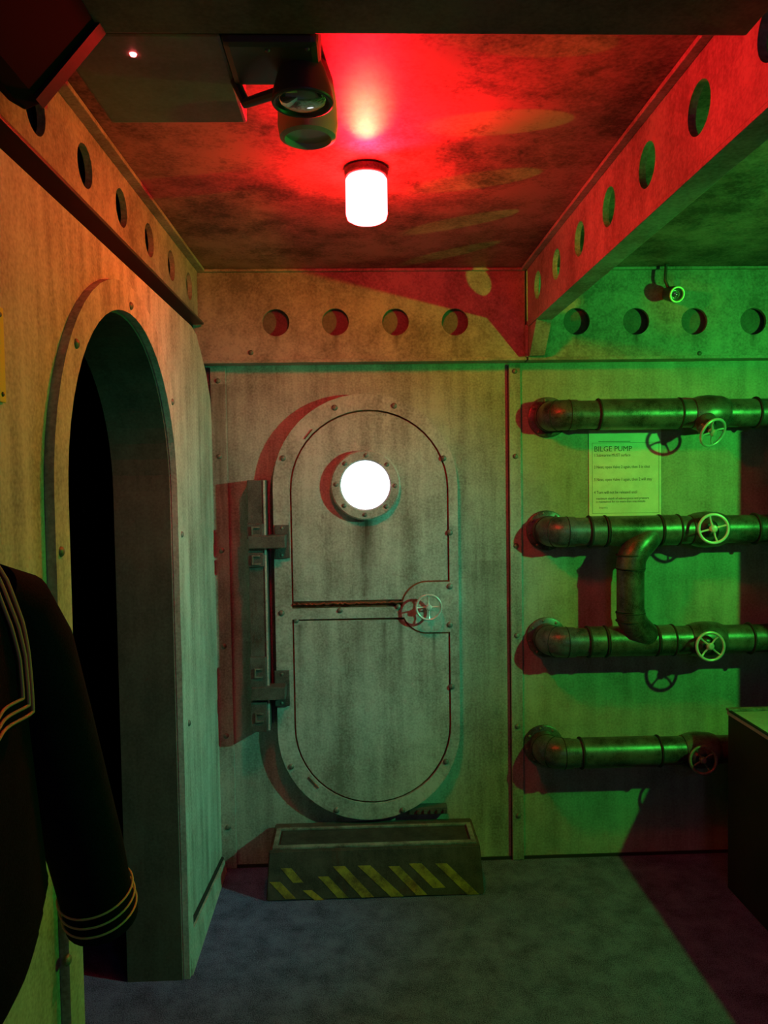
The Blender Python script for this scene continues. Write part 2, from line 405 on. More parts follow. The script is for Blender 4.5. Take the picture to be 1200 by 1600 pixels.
# right beam (runs from the back girder towards the camera)
t = thing('girder', 'long red-lit girder with round holes running overhead towards the camera on the right', 'girder', (.66, 2.0, H + .585))
ZB = H + .585
hs = [(1.45 + .26 * k, H + .690, .049) for k in range(-3, 6)]
obj('web', holed_plate(.5, YG - .024, ZB, ZC - .001, hs, 'x', .650, .666), M['girder'], t)
obj('lower_flange', box((.6495, .5, ZB - .010), (.712, YG - .024, ZB), .002), M['girder'], t)
obj('upper_flange', box((.628, 1.24, ZC - .012), (.6495, YG - .024, ZC - .001), .002), M['girder'], t)
t2 = thing('beam_post', 'short steel gusset under the right girder where it meets the back girder', 'bracket', (.66, 2.9, ZG0))
gx0, gx1 = .652, .710
obj('gusset', prism([(2.78, ZB - .011), (YG - .024, ZB - .011), (YG - .024, ZG0 + .001), (2.895, ZG0 + .001)], 'x', gx0, gx1, .002), M['girder'], t2)
obj('end_plate', box((.640, 2.912, ZG0 + .0005), (gx0 - .0008, YG - .0245, ZB - .003), .001), M['girder'], t2)

# left beam
t = thing('girder', 'long girder with round holes running overhead above the left wall', 'girder', (-.60, 2.0, H + .6))
hs = [(1.475 + .26 * k, H + .70, .047) for k in range(-3, 6)]
obj('web', holed_plate(.5, YG - .024, H + .601, ZC - .001, hs, 'x', -.588, -.604), M['girder'], t)
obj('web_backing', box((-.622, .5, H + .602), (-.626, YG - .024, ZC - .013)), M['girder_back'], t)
obj('lower_flange', box((-.566, .5, H + .592), (-.6195, YG - .024, H + .6005), .002), M['unit_dark'], t)  # dark colour stands in for the flange's shaded underside
obj('upper_flange', box((-.560, 1.24, ZC - .012), (-.5885, YG - .024, ZC - .001), .002), M['girder'], t)

# near cross beam and its corner brace
t = thing('cross_beam', 'dark cross beam spanning the ceiling at the top edge of the view', 'beam', (0, 1.1, H + .70))
obj('beam_body', box((-.555, .98, H + .697), (.627, 1.23, ZC - .001), .004), M['cross'], t)
t = thing('corner_brace', 'dark diagonal corner brace where the cross beam meets the left girder', 'brace', (-.48, 1.1, H + .6))
obj('brace_body', prism([(-.385, H + .6965), (-.480, H + .590), (-.505, H + .580), (-.53, H + .595), (-.56, H + .6965)], 'y', .99, 1.228, .003), M['black'], t)  # black put into the colour for the cross beam's shade
obj('brace_edge', prism([(-.378, H + .6965), (-.477, H + .583), (-.480, H + .590), (-.385, H + .6965)], 'y', 1.20, 1.2285), M['console'], t)

# ================================================================= OVAL DOOR
def capsule(cx, cz, hw, hh, n=24):
    pts = []
    for i in range(n + 1):
        a = PI * i / n; pts.append((cx + hw * math.cos(a), cz + (hh - hw) + hw * math.sin(a)))
    for i in range(n + 1):
        a = PI + PI * i / n; pts.append((cx + hw * math.cos(a), cz - (hh - hw) + hw * math.sin(a)))
    return pts
YD = 2.950                       # front of the ring
pl, pr = at(430, 950, YD), at(717, 950, YD); pt_, pb = at(568, 615, YD), at(578, 1281, YD)
cx = (pl.x + pr.x) / 2; cz = (pt_.z + pb.z) / 2; hw = (pr.x - pl.x) / 2; hh = (pt_.z - pb.z) / 2
il = at(456, 950, YD); ir = at(703, 950, YD); it = at(570, 640, YD); ib = at(577, 1256, YD)
icx = (il.x + ir.x) / 2; icz = (it.z + ib.z) / 2; ihw = (ir.x - il.x) / 2; ihh = (it.z - ib.z) / 2
door = thing('oval_door', 'oval steel bulkhead door with glowing porthole, crossbar and small handwheel', 'door', (cx, YB, cz - hh))
obj('door_backing', prism(capsule(cx, cz, hw - .004, hh - .004), 'y', YB - .001, YD + .012), M['rust'], door)
obj('frame_ring', ringprism(capsule(cx, cz, hw, hh), capsule(icx, icz, ihw, ihh), 'y', YD, YB - .001), M['frame'], door)
# upper and lower panels: capsule halves, a hair smaller than the ring's opening
g_ = .0065
zu = at(577, 938, YD).z; zl = at(577, 968, YD).z
boss = at(668, 949, YD); br = .098
def half(top):
    n = 24; pts = []; r = ihw - g_
    if top:
        pts = [(icx + r * math.cos(PI * i / n), icz + (ihh - ihw) + r * math.sin(PI * i / n)) for i in range(n + 1)]
        pts += [(icx - r, zu), (icx + r, zu)]
    else:
        pts = [(icx + r * math.cos(PI + PI * i / n), icz - (ihh - ihw) + r * math.sin(PI + PI * i / n)) for i in range(n + 1)]
        pts += [(icx + r, zl - .006), (icx - r, zl - .001)]
    return pts
xp = at(571, 758).x
streaks(M['door'], [(xp, H - .13, .36, .055, 1.0), (xp - .02, H - .13, .25, .02, .8), (at(625, 1000).x, H - .5, .3, .02, .8), (at(676, 1000).x, H - .55, .25, .014, .8),
                    (at(560, 1000).x, H - .54, .35, .03, .5), (at(470, 1000).x, H - .55, .3, .02, .6), (at(600, 1000).x, H - .55, .3, .015, .6)])
obj('upper_panel', prism(half(True), 'y', YD + .0118, YD + .005, .0015), M['door'], door)
obj('lower_panel', prism(half(False), 'y', YD + .0118, YD + .005, .0015), M['door'], door)
zc0 = at(577, 949, YD).z; zc1 = at(577, 966, YD).z
obj('crossbar', box((icx - ihw - .002, YD + .0015, zc1), (boss.x, YD + .0117, zc0), .0015), M['frame'], door)
n = 36
bp_ = [(boss.x + br * math.cos(a), boss.z + br * math.sin(a)) for a in [PI / 2 + PI * i / n for i in range(n + 1)]]
ex = icx + ihw + .004
lob = bp_ + [(ex, boss.z - br), (ex, boss.z + br)]
obj('lock_rim', prism([(boss.x + (br + .006) * math.cos(a), boss.z + (br + .006) * math.sin(a)) for a in [PI / 2 + PI * i / n for i in range(n + 1)]] + [(ex - .004, boss.z - br - .006), (ex - .004, boss.z + br + .006)], 'y', YD + .0116, YD + .0040), M['rust'], door)
obj('lock_plate', prism(lob, 'y', YD + .0115, YD + .0005, .0012), M['frame'], door)
# rusted weld bead over the crossbar
b_ = bmesh.new(); k = 0; pts = []
x_ = icx - ihw + .006
while x_ < boss.x - br * .9:
    pts.append((x_, YD + .0035, zu - .010 + random.uniform(-.003, .003))); x_ += .009
obj('rust_bead', sweep(pts, [random.uniform(.007, .013) for _ in pts], 8, ell=.45), M['rust'], door, True)
for px, py in ((523, 637), (616, 634), (442, 716), (693, 716), (703, 832), (703, 916), (703, 976), (706, 1073), (697, 1190), (629, 1266), (526, 1266), (455, 1198), (440, 958), (439, 850)):
    p = at(px, py, YD - .001); bolt(door, p, 'y', .0115)
for px, py in ((531, 954), (622, 948)): bolt(door, at(px, py, YD), 'y', .0105)
bolt(door, at(463, 970, YD + .004), 'y', .010)
# diagonal slots in the ring
for (a, b2) in (((476, 686), (488, 671)), ((482, 1214), (498, 1231))):
    p = at(*a, YD); q = at(*b2, YD)
    obj('slot', sweep([p + Vector((0, -.0005, 0)), q + Vector((0, -.0005, 0))], .005, 8, ell=.4), M['rust'], door, True)
# porthole
pc = at(571, 758, YD - .02)
s = .0024
ph = obj('porthole_flange', lathe([(.094, .036), (.098, .040), (.128, .040), (.134, .034), (.134, 0), (.094, 0), (.094, .036)], 56, 'y', (pc.x, YD + .012, pc.z)), M['frame'], door, True)
obj('porthole_glass', lathe([(0, .022), (.05, .021), (.0935, .016), (.0935, .001), (0, .001)], 48, 'y', (pc.x, YD + .0118, pc.z)), M['port'], ph, True)
for k in range(8):
    a = 2 * PI * k / 8 + R(88)
    bolt(ph, (pc.x + .113 * math.cos(a), YD - .0285, pc.z + .113 * math.sin(a)), 'y', .0088)

# handwheel ---------------------------------------------------------
WH = {}
def handwheel(parent, c, normal, r, spin, mat, name='handwheel', stem=.05, rim=.006):
    """rim (part) > spokes, hub, stem (sub-parts); c = centre"""
    q = Vector(normal).normalized().to_track_quat('Z', 'Y').to_matrix().to_4x4()
    T = Matrix.Translation(c) @ q @ Matrix.Rotation(spin, 4, 'Z')
    w_ = torus(r - rim, rim, 44, 12); w_.transform(T)
    wheel = obj(name, w_, mat, parent, True)
    for k in range(4):
        a = PI / 2 * k
        sp_ = sweep([(r * .16 * math.cos(a), r * .16 * math.sin(a), -.004), (r * .55 * math.cos(a), r * .55 * math.sin(a), -.007), ((r - rim) * math.cos(a), (r - rim) * math.sin(a), 0)], [rim * .8, rim * .62, rim * .75], 8)
        sp_.transform(T); obj('spoke', sp_, mat, wheel, True)
    hb = lathe([(0, -.012), (r * .22, -.012), (r * .24, .004), (r * .16, .010), (0, .012)], 20); hb.transform(T)
    obj('hub', hb, mat, wheel, True)
    st = sweep([(0, 0, -.012), (0, 0, -stem)], rim * .9, 12); st.transform(T)
    obj('stem', st, M['bolt'], wheel, True)
    return wheel
wc = at(670, 949, YD - .048)
handwheel(door, wc, (.0, -1, .0), .052, R(92), M['wheel_dull'], stem=.047, rim=.0045)

# hinge post -----------------------------------------------------------
YH = 2.905
x0, x1 = at(390, 950, YH).x, at(418, 950, YH).x; z0, z1 = at(405, 1142, YH).z, at(398, 750, YH).z
hp = obj('hinge_post', box((x0, YH, z0), (x1, YB - .0005, z1), .003), M['steel_dark'], door); hp['label'] = 'dark square hinge post'
obj('post_edge', box((x1 - .007, YH - .004, z0 + .002), (x1 + .001, YH - .0002, z1 - .002), .001), M['frame'], hp)
for y0, y1 in ((818, 885), (1026, 1142)):
    for ya, yb in ((y0, (y0 + y1) / 2 - 10), ((y0 + y1) / 2 + 12, y1)):
        za, zb = at(400, yb, YH).z, at(400, ya, YH).z
        obj('clamp_block', box((x0 - .002, YH - .016, za), (x1 - .008, YH - .0005, zb), .003), M['steel_dark'], hp)
        zm = (za + zb) / 2; xc = (x0 + x1) / 2
        obj('clamp_ring', join(box((xc - .012, YH - .024, zm + .012), (xc + .012, YH - .0162, zm + .018), .001), box((xc - .012, YH - .024, zm - .018), (xc + .012, YH - .0162, zm - .012), .001), box((xc - .018, YH - .024, zm - .018), (xc - .0122, YH - .0162, zm + .018), .001)), M['bolt'], hp)
for yc, y0, y1 in ((846, 820, 872), (1081, 1047, 1102)):
    za, zb = at(420, yc + 10, YH).z, at(420, yc - 10, YH).z
    obj('hinge_arm', box((x0 + .004, YH - .030, za), (at(447, yc, YH).x, YD - .012, zb), .004), M['steel_dark'], hp)
    zt, zq = at(440, y1, YD).z, at(440, y0, YD).z
    obj('hinge_leaf', box((at(430, yc, YD).x, YD - .0135, zt), (at(453, yc, YD).x, YD - .0008, zq), .003), M['steel_dark'], hp)
    for yy in (y0 + 5, y1 - 5):
        bolt(hp, (at(441, yy, YD).x, YD - .014, at(441, yy, YD).z), 'y', .006)

# dark ledge at the door's foot
p0, p1 = at(640, 1276, 2.94), at(700, 1264, 2.94)
t = thing('wall_bracket', 'small dark toothed bracket low on the wall right of the oval door foot', 'bracket', ((p0.x + p1.x) / 2, YB, p0.z))
obj('bracket_bar', box((p0.x, 2.955, p0.z), (p1.x, YB - .0005, p1.z), .002), M['steel_dark'], t)
for k in range(5):
    xx = p0.x + .03 + k * .026
    obj('tooth', box((xx, 2.945, p0.z + .006), (xx + .012, 2.9545, p1.z - .006), .001), M['steel_dark'], t)

# ================================================================= STEP
YS = 2.74
a = at(416, 1418, YS); b2 = at(757, 1410, YS); zt = at(585, 1328, YS).z
sx0, sx1 = a.x, b2.x
step = thing('step', 'low dark steel step with worn yellow hazard stripes below the oval door', 'step', ((sx0 + sx1) / 2, 2.86, 0))
tx0, tx1 = sx0 + .012, sx1 - .012
b_ = bmesh.new()
P8 = [(sx0, YS, .001), (sx1, YS, .001), (sx1, YB - .018, .001), (sx0, YB - .018, .001), (tx0, YS + .012, zt), (tx1, YS + .012, zt), (tx1, YB - .018, zt), (tx0, YB - .018, zt)]
v = [b_.verts.new(p) for p in P8]
for f in ((0, 3, 2, 1), (4, 5, 6, 7), (0, 1, 5, 4), (1, 2, 6, 5), (2, 3, 7, 6), (3, 0, 4, 7)): b_.faces.new([v[i] for i in f])
bmesh.ops.bevel(b_, geom=b_.edges[:], offset=.004, segments=2, affect='EDGES')
obj('step_body', b_, M['step'], step)
u0, u1 = tx0 + .012, tx1 - .012; v0, v1 = YS + .022, YB - .075
obj('grip_mat', box((u0 + .025, v0 + .03, zt + .0004), (u1 - .025, v1 - .02, zt + .004), .001), M['grip'], step)
for (q0, q1) in (((u0, v0), (u1, v0 + .020)), ((u0, v1 - .012), (u1, v1)), ((u0, v0 + .0205), (u0 + .018, v1 - .0125)), ((u1 - .018, v0 + .0205), (u1, v1 - .0125))):
    obj('tread_rim', box((q0[0], q0[1], zt + .0004), (q1[0], q1[1], zt + .009), .002), M['rim'], step)
st_ = [((310, 430), (370, 490), 34), ((352, 380), (398, 432), 34), ((432, 460), (478, 495), 30), ((492, 410), (567, 487), 34), ((550, 372), (660, 485), 40),
       ((645, 370), (770, 482), 42), ((757, 372), (862, 476), 36), ((837, 362), (928, 450), 42), ((935, 362), (1055, 474), 38)]
for (A, B, wd) in st_:
    pa = at(300 + A[0] / 2.4, 1200 + A[1] / 2.4, YS); pb2 = at(300 + B[0] / 2.4, 1200 + B[1] / 2.4, YS); hw2 = wd / 2.4 * .0023 / 2
    sl = .012 / zt
    quad = []
    for (pp, sg) in ((pa, -1), (pa, 1), (pb2, 1), (pb2, -1)): quad.append((pp.x + sg * hw2 * 1.15, pp.z))
    b_ = bmesh.new()
    vf = [b_.verts.new((x, YS - .0012 + z * sl, z)) for x, z in quad]; vb = [b_.verts.new((x, YS + .0012 + z * sl, z)) for x, z in quad]
    b_.faces.new(vf); b_.faces.new(vb[::-1])
    for i in range(4): b_.faces.new((vf[i], vb[i], vb[(i + 1) % 4], vf[(i + 1) % 4]))
    bmesh.ops.recalc_face_normals(b_, faces=b_.faces[:])
    obj('hazard_stripe', b_, M['yellow'], step)

# ================================================================= PIPES
YP = 2.892; RP = .0535
def bend_path(p, q, r_, c, n=10): pass
def elbow(x, z, parent, rb=.052):
    """quarter bend from the run (going -x) into the wall (+y), ends on a wall flange"""
    pts = [(x + .03, YP, z), (x, YP, z)]
    cxx, cyy = x, YP + rb
    for i in range(1, 13):
        a = PI / 2 * i / 12; pts.append((cxx - rb * math.sin(a), cyy - rb * math.cos(a), z))
    pts.append((x - rb, YB - .012, z))
    e = obj('elbow', sweep(pts, RP + .004, 28), M['pipe'], parent, True)
    f = obj('wall_flange', lathe([(0, .0), (.079, .0), (.079, .008), (.074, .011), (0, .011)], 36, 'y', (x - rb, YB - .0008, z)), M['pipe'], parent, True)
    for k in range(8):
        a = 2 * PI * k / 8 + .2
        bolt(f, (x - rb + .068 * math.cos(a), YB - .0125, z + .068 * math.sin(a)), 'y', .0055)
    # weld seams on the elbow
    for i in (0, 6, 12):
        a = PI / 2 * i / 12
        t_ = torus(RP + .0042, .0018, 36, 6); t_.transform(Matrix.Translation((cxx - rb * math.sin(a), cyy - rb * math.cos(a), z)) @ Matrix.Rotation(-a, 4, 'Z') @ Matrix.Rotation(R(90), 4, 'Y'))
        obj('weld_seam', t_, M['pipe_ring'], e, True)
def tube_x(parent, z, xa, xb, r=RP, name='pipe', mat=None):
    return obj(name, lathe([(0, 0), (r, 0), (r, xb - xa), (0, xb - xa)], 36, 'x', (xa, YP, z)), mat or M['pipe'], parent, True)
def ringx(parent, z, x, r=RP + .007):
    t_ = torus(r - .003, .0042, 40, 8); t_.transform(Matrix.Translation((x, YP, z)) @ Matrix.Rotation(R(90), 4, 'Y'))
    return obj('joint_ring', t_, M['pipe_ring'], parent, True)
X = lambda px, py=900: at(px, py, YP).x
XE = XR - .004
def sleeve(parent, z, pa, pb_, py, r=RP + .005):
    xa, xb = X(pa, py), X(pb_, py)
    return obj('coupling', lathe([(RP - .004, 0), (r - .003, 0), (r, .003), (r, xb - xa - .003), (r - .003, xb - xa), (RP - .004, xb - xa)], 40, 'x', (xa, YP, z)), M['pipe'], parent, True)
def valve(parent, z, px, py, wheel_px, normal, spin, mat, YW=2.785, r=.058):
    x = X(px, py)
    wc_ = at(*wheel_px, YW); n_ = Vector(normal).normalized()
    base = wc_ - n_ * .036
    vb = obj('valve_body', sweep([(x - .055, YP, z), (x - .030, YP, z), (x + .005, YP, z), (x + .055, YP, z), (x + .075, YP, z)], [RP + .004, RP + .012, RP + .016, RP + .012, RP + .004], 32), M['pipe'], parent, True)
    mid = Vector((x, YP, z)).lerp(base, .55)
    obj('bonnet', sweep([Vector((x - .01, YP, z)), mid, base, base + n_ * .012], [.046, .040, .030, .018], 24), M['pipe'], vb, True)
    handwheel(parent, wc_, normal, r, spin, mat, stem=.04, rim=.0055)

def end_flange(parent, z):
    obj('end_flange', lathe([(0, 0), (.083, 0), (.083, .012), (0, .012)], 32, 'x', (XR - .014, YP, z)), M['pipe'], parent, True)

z1_ = at(1000, 647, YP).z
p1 = thing('pipe_run', 'uppermost steel pipe with an elbow into the wall and a tilted valve handwheel', 'pipe', (1.5, YP, z1_), 'wall pipes')
elbow(X(888, 647) , z1_, p1); tube_x(p1, z1_, X(888, 647), XE - .012)
sleeve(p1, z1_, 934, 1059, 647); ringx(p1, z1_, X(934, 647)); ringx(p1, z1_, X(1060, 647)); ringx(p1, z1_, X(1180, 647))
valve(p1, z1_, 1103, 647, (1114, 676), (.30, -.80, -.42), R(20), M['wheel_dull'])
end_flange(p1, z1_)

z2_ = at(1000, 829, YP).z; z3_ = at(1000, 1001, YP).z
p2 = thing('pipe_run', 'two middle steel pipes joined by an upright pipe, with two valve handwheels', 'pipe', (1.5, YP, z2_), 'wall pipes')
for z, py in ((z2_, 829), (z3_, 1001)):
    elbow(X(885, py), z, p2); tube_x(p2, z, X(885, py), XE - .012); end_flange(p2, z)
sleeve(p2, z2_, 921, 943, 829); sleeve(p2, z2_, 947, 1028, 829, RP + .004); sleeve(p2, z2_, 1031, 1057, 829)
for q in (920, 945, 1029.5, 1058, 1178): ringx(p2, z2_, X(q, 829))
sleeve(p2, z3_, 919, 943, 1001); sleeve(p2, z3_, 947, 1022, 1001, RP + .004); sleeve(p2, z3_, 1025, 1049, 1001)
for q in (918, 945, 1023.5, 1050, 1170): ringx(p2, z3_, X(q, 1001))
# upright branch with wye ends
Yv = YP - .034
A = [at(1026, 822, YP + .014), at(1010, 840, YP - .014), at(994, 858, Yv), at(987, 872, Yv), at(985, 890, Yv)]
B = [at(985, 955, Yv), at(987, 968, Yv), at(994, 980, Yv), at(1006, 991, YP - .014), at(1026, 1006, YP + .014)]
obj('branch_elbow', sweep(A, [.050, .053, .054, .054, .054], 28), M['pipe'], p2, True)
obj('upright_pipe', sweep([A[-1], B[0]], .0505, 32), M['pipe'], p2, True)
obj('branch_elbow', sweep(B, [.054, .054, .054, .053, .046], 28), M['pipe'], p2, True)
for c_ in (at(985, 888, Yv), at(985, 957, Yv), at(985, 867, Yv), at(985, 970, Yv)):
    t_ = torus(.0525, .0028, 36, 8); t_.transform(Matrix.Translation(c_)); obj('joint_ring', t_, M['pipe_ring'], p2, True)
valve(p2, z2_, 1100, 829, (1115, 826), (-.12, -1, .02), R(15), M['chrome'], r=.058)
valve(p2, z3_, 1098, 1001, (1110, 1010), (.0, -1, .08), R(48), M['wheel_dull'], r=.057)

z4_ = at(1000, 1174, YP).z
p4 = thing('pipe_run', 'lowest steel pipe disappearing behind the console, with a dark shaded handwheel', 'pipe', (1.5, YP, z4_), 'wall pipes')
elbow(X(880, 1174), z4_, p4); tube_x(p4, z4_, X(880, 1174), XE - .012); end_flange(p4, z4_)
sleeve(p4, z4_, 908, 1026, 1174, RP + .004); ringx(p4, z4_, X(907, 1174)); ringx(p4, z4_, X(1028, 1174))
valve(p4, z4_, 1088, 1174, (1099, 1188), (0, -1, .15), R(30), M['bolt'], r=.055)  # wheel gets a darker metal in place of shade

# ================================================================= NOTICE ON THE WALL
YN_ = YB - .004
pa, pb2 = at(920, 672, YN_), at(1033, 805, YN_)
no = thing('notice_sheet', 'printed white instruction sheet on the wall between the two upper pipes', 'notice', ((pa.x + pb2.x) / 2, YB, pb2.z))
obj('sheet', box((pa.x, YN_, pb2.z - .01), (pb2.x, YB - .0006, pa.z), 0), M['paper'], no)
def text(body, p, size, mat, parent, name, sx=1.0):
    cu = bpy.data.curves.new(name, 'FONT'); cu.body = body; cu.size = size; cu.extrude = .0002
    cu.resolution_u = 2
    tmp = bpy.data.objects.new('tmp', cu); C.objects.link(tmp)
    dg = bpy.context.evaluated_depsgraph_get(); me = bpy.data.meshes.new_from_object(tmp.evaluated_get(dg))
    bpy.data.objects.remove(tmp); bpy.data.curves.remove(cu)
    me.name = name; me.materials.clear(); me.materials.append(mat)
    me.transform(Matrix.Translation(Vector(p) - Vector(parent['_o'])) @ Matrix.Rotation(R(90), 4, 'X') @ Matrix.Diagonal((sx, 1, 1, 1)))
    o = bpy.data.objects.new(name, me); C.objects.link(o); o.parent = parent
    return o
yt = YN_ - .0006
def zpx(py): return at(975, py, yt).z
fr = [at(925, 692, yt), at(1030, 801, yt)]
for (q0, q1) in (((fr[0].x, fr[0].z), (fr[1].x, fr[0].z - .0016)), ((fr[0].x, fr[1].z), (fr[1].x, fr[1].z + .0016)), ((fr[0].x, fr[1].z + .0017), (fr[0].x + .0016, fr[0].z - .0017)), ((fr[1].x - .0016, fr[1].z + .0017), (fr[1].x, fr[0].z - .0017))):
    obj('printed_border', box((q0[0], yt, q0[1]), (q1[0], YN_ - .0001, q1[1])), M['inkfaint'], no)
obj('printed_rule', box((at(935, 690, yt).x, yt, zpx(690)), (at(985, 690, yt).x, YN_ - .0001, zpx(689))), M['ink'], no)
xl_ = at(928, 720, yt).x
text('BILGE PUMP', (xl_, yt, zpx(705)), .030, M['ink'], no, 'printed_heading', .95)
for i, (py, s_) in enumerate(((713, '1 Submarine MUST surface'), (731.5, '2 Next, open Valve 2 again, then 3 is shut'), (751, '3 Next, open Valve 1 again, then 2 will stay'), (771, '4 Turn will not be released until'))):
    text(s_, (xl_, yt, zpx(py)), .0165, M['ink'], no, 'printed_line', .80)
for py, s_ in ((780, 'maximum depth of submergence and pressure'), (785, 'is maintained for no more than one minute')):
    text(s_, (xl_ + .008, yt, zpx(py)), .0125, M['ink'], no, 'printed_line', .90)
text('inspect', (xl_ + .02, yt, zpx(794)), .012, M['inkfaint'], no, 'printed_line', 1.0)

# ================================================================= RED LAMP
jc = atz(572, 283, ZC - .022)
lx, ly = jc.x, 2.0
lamp = thing('ceiling_lamp', 'glowing red jar lamp hanging from the middle of the ceiling', 'lamp', (lx, ly, ZC))
obj('lamp_base', lathe([(0, ZC - .0008), (.050, ZC - .0008), (.056, ZC - .004), (.056, ZC - .016), (.052, ZC - .022), (0, ZC - .022)], 44, 'z', (lx, ly, 0)), M['steel_dark'], lamp, True)
zb = ZC - .134
obj('lamp_jar', lathe([(0, ZC - .0225), (.048, ZC - .0225), (.0535, ZC - .030), (.0535, zb + .018), (.050, zb + .006), (.040, zb), (0, zb - .002)], 48, 'z', (lx, ly, 0)), M['jar'], lamp, True)
for nm, e_, c_, tg, an, bl in (('added_ceiling_glow', 5.0, (1, .40, .03), (lx, ly - .25, ZC), 34, .7), ('added_red_spot', 76, (1, .003, .012), (lx + .10, ly - .75, ZC + .22), 125, .9)):  # spots added outside the jar: yellow ceiling glow and red ceiling wash
    lg = light(nm, 'SPOT', (lx, ly - .075, ZC - .085), e_, c_, .015, tg, an, bl)
    lg.parent = lamp; lg.location = Vector(lg.location) - Vector(lamp.location)

# ================================================================= EMERGENCY LIGHT UNIT
ux0, ux1, uy0, uy1, uz = -.467, -.205, 1.236, 1.535, H + .70
un = thing('emergency_light', 'box-shaped emergency light unit on the ceiling with a red LED and round lamp heads', 'light', (-.34, 1.385, ZC))
obj('unit_box', box((ux0, uy0, uz), (ux1, uy1, ZC - .0008), .006), M['unit'], un)
lp = atz(208, 84, uz)
obj('led', lathe([(0, -.004), (.0048, -.003), (.006, 0), (0, 0)], 16, 'z', (lp.x, max(lp.y, uy0 + .012), uz - .0002)), M['led'], un, True)
obj('head_mount', box((ux1 + .0005, 1.236, uz - .012), (-.052, 1.372, ZC - .0008), .012), M['unit_dark'], un)
for k, (px, py) in enumerate(((418, 78), (480, 76))):
    p = atz(px, py, uz - .0125); o_ = bolt(un, (p.x, max(p.y, 1.245), uz - .012), 'y', .004, 'screw')
hz = H + .640; hp_ = atz(473, 160, hz)
hA = obj('lamp_head', lathe([(0, hz + .075), (.030, hz + .072), (.040, hz + .050), (.050, hz + .016), (.052, hz), (.046, hz - .003), (.043, hz + .004), (0, hz + .004)], 40, 'z', (hp_.x, hp_.y, 0)), M['unit_dark'], un, True)
obj('lens', lathe([(0, hz - .009), (.020, hz - .007), (.036, hz - .002), (.0425, hz + .0035), (0, hz + .0035)], 36, 'z', (hp_.x, hp_.y, 0)), M['lens'], hA, True)
tr = torus(.049, .0035, 44, 8); tr.transform(Matrix.Translation((hp_.x, hp_.y, hz)))
obj('lens_ring', tr, M['unit_dark'], hA, True)
obj('head_arm', sweep([(ux1 - .002, 1.38, uz + .01), (ux1 + .02, 1.37, hz + .02), (hp_.x - .045, hp_.y, hz + .015)], .009, 10), M['unit_dark'], un, True)
hb_ = at(481, 200, 1.51)
obj('lamp_cup', lathe([(0, ZC - .001), (.040, ZC - .001), (.050, ZC - .03), (.056, ZC - .07), (.058, ZC - .115), (.054, ZC - .138), (.045, ZC - .142), (.044, ZC - .13), (0, ZC - .13)], 44, 'z', (hb_.x, 1.51, 0)), M['shade'], un, True)

# ================================================================= SMALL SPOTLIGHT ON THE RIGHT GIRDER
c_ = at(1057, 460, 2.84)
sl_ = thing('small_spotlight', 'small round spotlight with a pale ring on the ceiling edge above the right girder', 'light', (c_.x, 2.9, ZC))
n_ = Vector((.12, -.95, -.28)).normalized(); q = n_.to_track_quat('Z', 'Y').to_matrix().to_4x4()
bb = lathe([(0, -.075), (.018, -.073), (.026, -.060), (.030, -.010), (.030, .004), (.022, .004), (.020, -.004), (0, -.004)], 32); bb.transform(Matrix.Translation(c_) @ q)
obj('can', bb, M['unit_dark'], sl_, True)
rr_ = torus(.0265, .0042, 36, 10); rr_.transform(Matrix.Translation(c_ + n_ * .004) @ q); obj('front_ring', rr_, M['ring'], sl_, True)
ll_ = lathe([(0, .006), (.008, .004), (.019, -.003), (0, -.003)], 24); ll_.transform(Matrix.Translation(c_) @ q); obj('lens', ll_, M['lens'], sl_, True)
obj('bracket', sweep([c_ - n_ * .04, c_ - n_ * .045 + Vector((-.02, 0, .05)), Vector((c_.x - .02, 2.885, ZC - .002))], .006, 10), M['unit_dark'], sl_, True)

# ================================================================= CONSOLE AT RIGHT
kc = at(1134, 1107, 2.74); kx, kz = kc.x, kc.z
con = thing('console', 'dark console cabinet with a pale top at the right edge of the view', 'cabinet', (kx + .4, 2.3, 0))
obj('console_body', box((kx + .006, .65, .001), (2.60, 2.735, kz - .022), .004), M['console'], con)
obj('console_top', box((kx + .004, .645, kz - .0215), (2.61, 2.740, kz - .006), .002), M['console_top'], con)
obj('edge_strip', box((kx, 2.716, kz - .0055), (2.61, 2.740, kz + .004), .002), M['rim'], con)
obj('edge_strip', box((kx, .645, kz - .0055), (kx + .010, 2.7155, kz + .000), .001), M['console'], con)
rk = thing('added_shadow_rack', 'unseen dark upright rack added on the console to shade the pipe wall', 'rack', (1.9, 2.52, kz))  # invented out-of-view blocker that casts the shadow on the pipe wall
obj('shadow_rack_body', box((1.64, 2.455, kz - .0055), (2.30, 2.60, H + .215), .004), M['console'], rk)
for k in range(4): obj('shadow_rack_panel', box((1.665, 2.450, kz + .03 + k * .24), (2.28, 2.4545, kz + .24 + k * .24), .001), M['steel_dark'], rk)

# ================================================================= YELLOW SIGN ON THE LEFT WALL
q0, q1 = atx(4, 482, WL + .004), atx(3, 628, WL + .004)
sg = thing('wall_sign', 'yellow sign plate on the left wall at the far left edge of the view', 'sign', (WL, 1.0, q1.z))
obj('plate', box((WL + .0006, q0.y - .30, q1.z), (WL + .005, q0.y, q0.z), .001), M['sign'], sg)
for zz in (q1.z + .012, q0.z - .012): bolt(sg, (WL + .0055, q0.y - .012, zz), 'x', .004, 'screw')

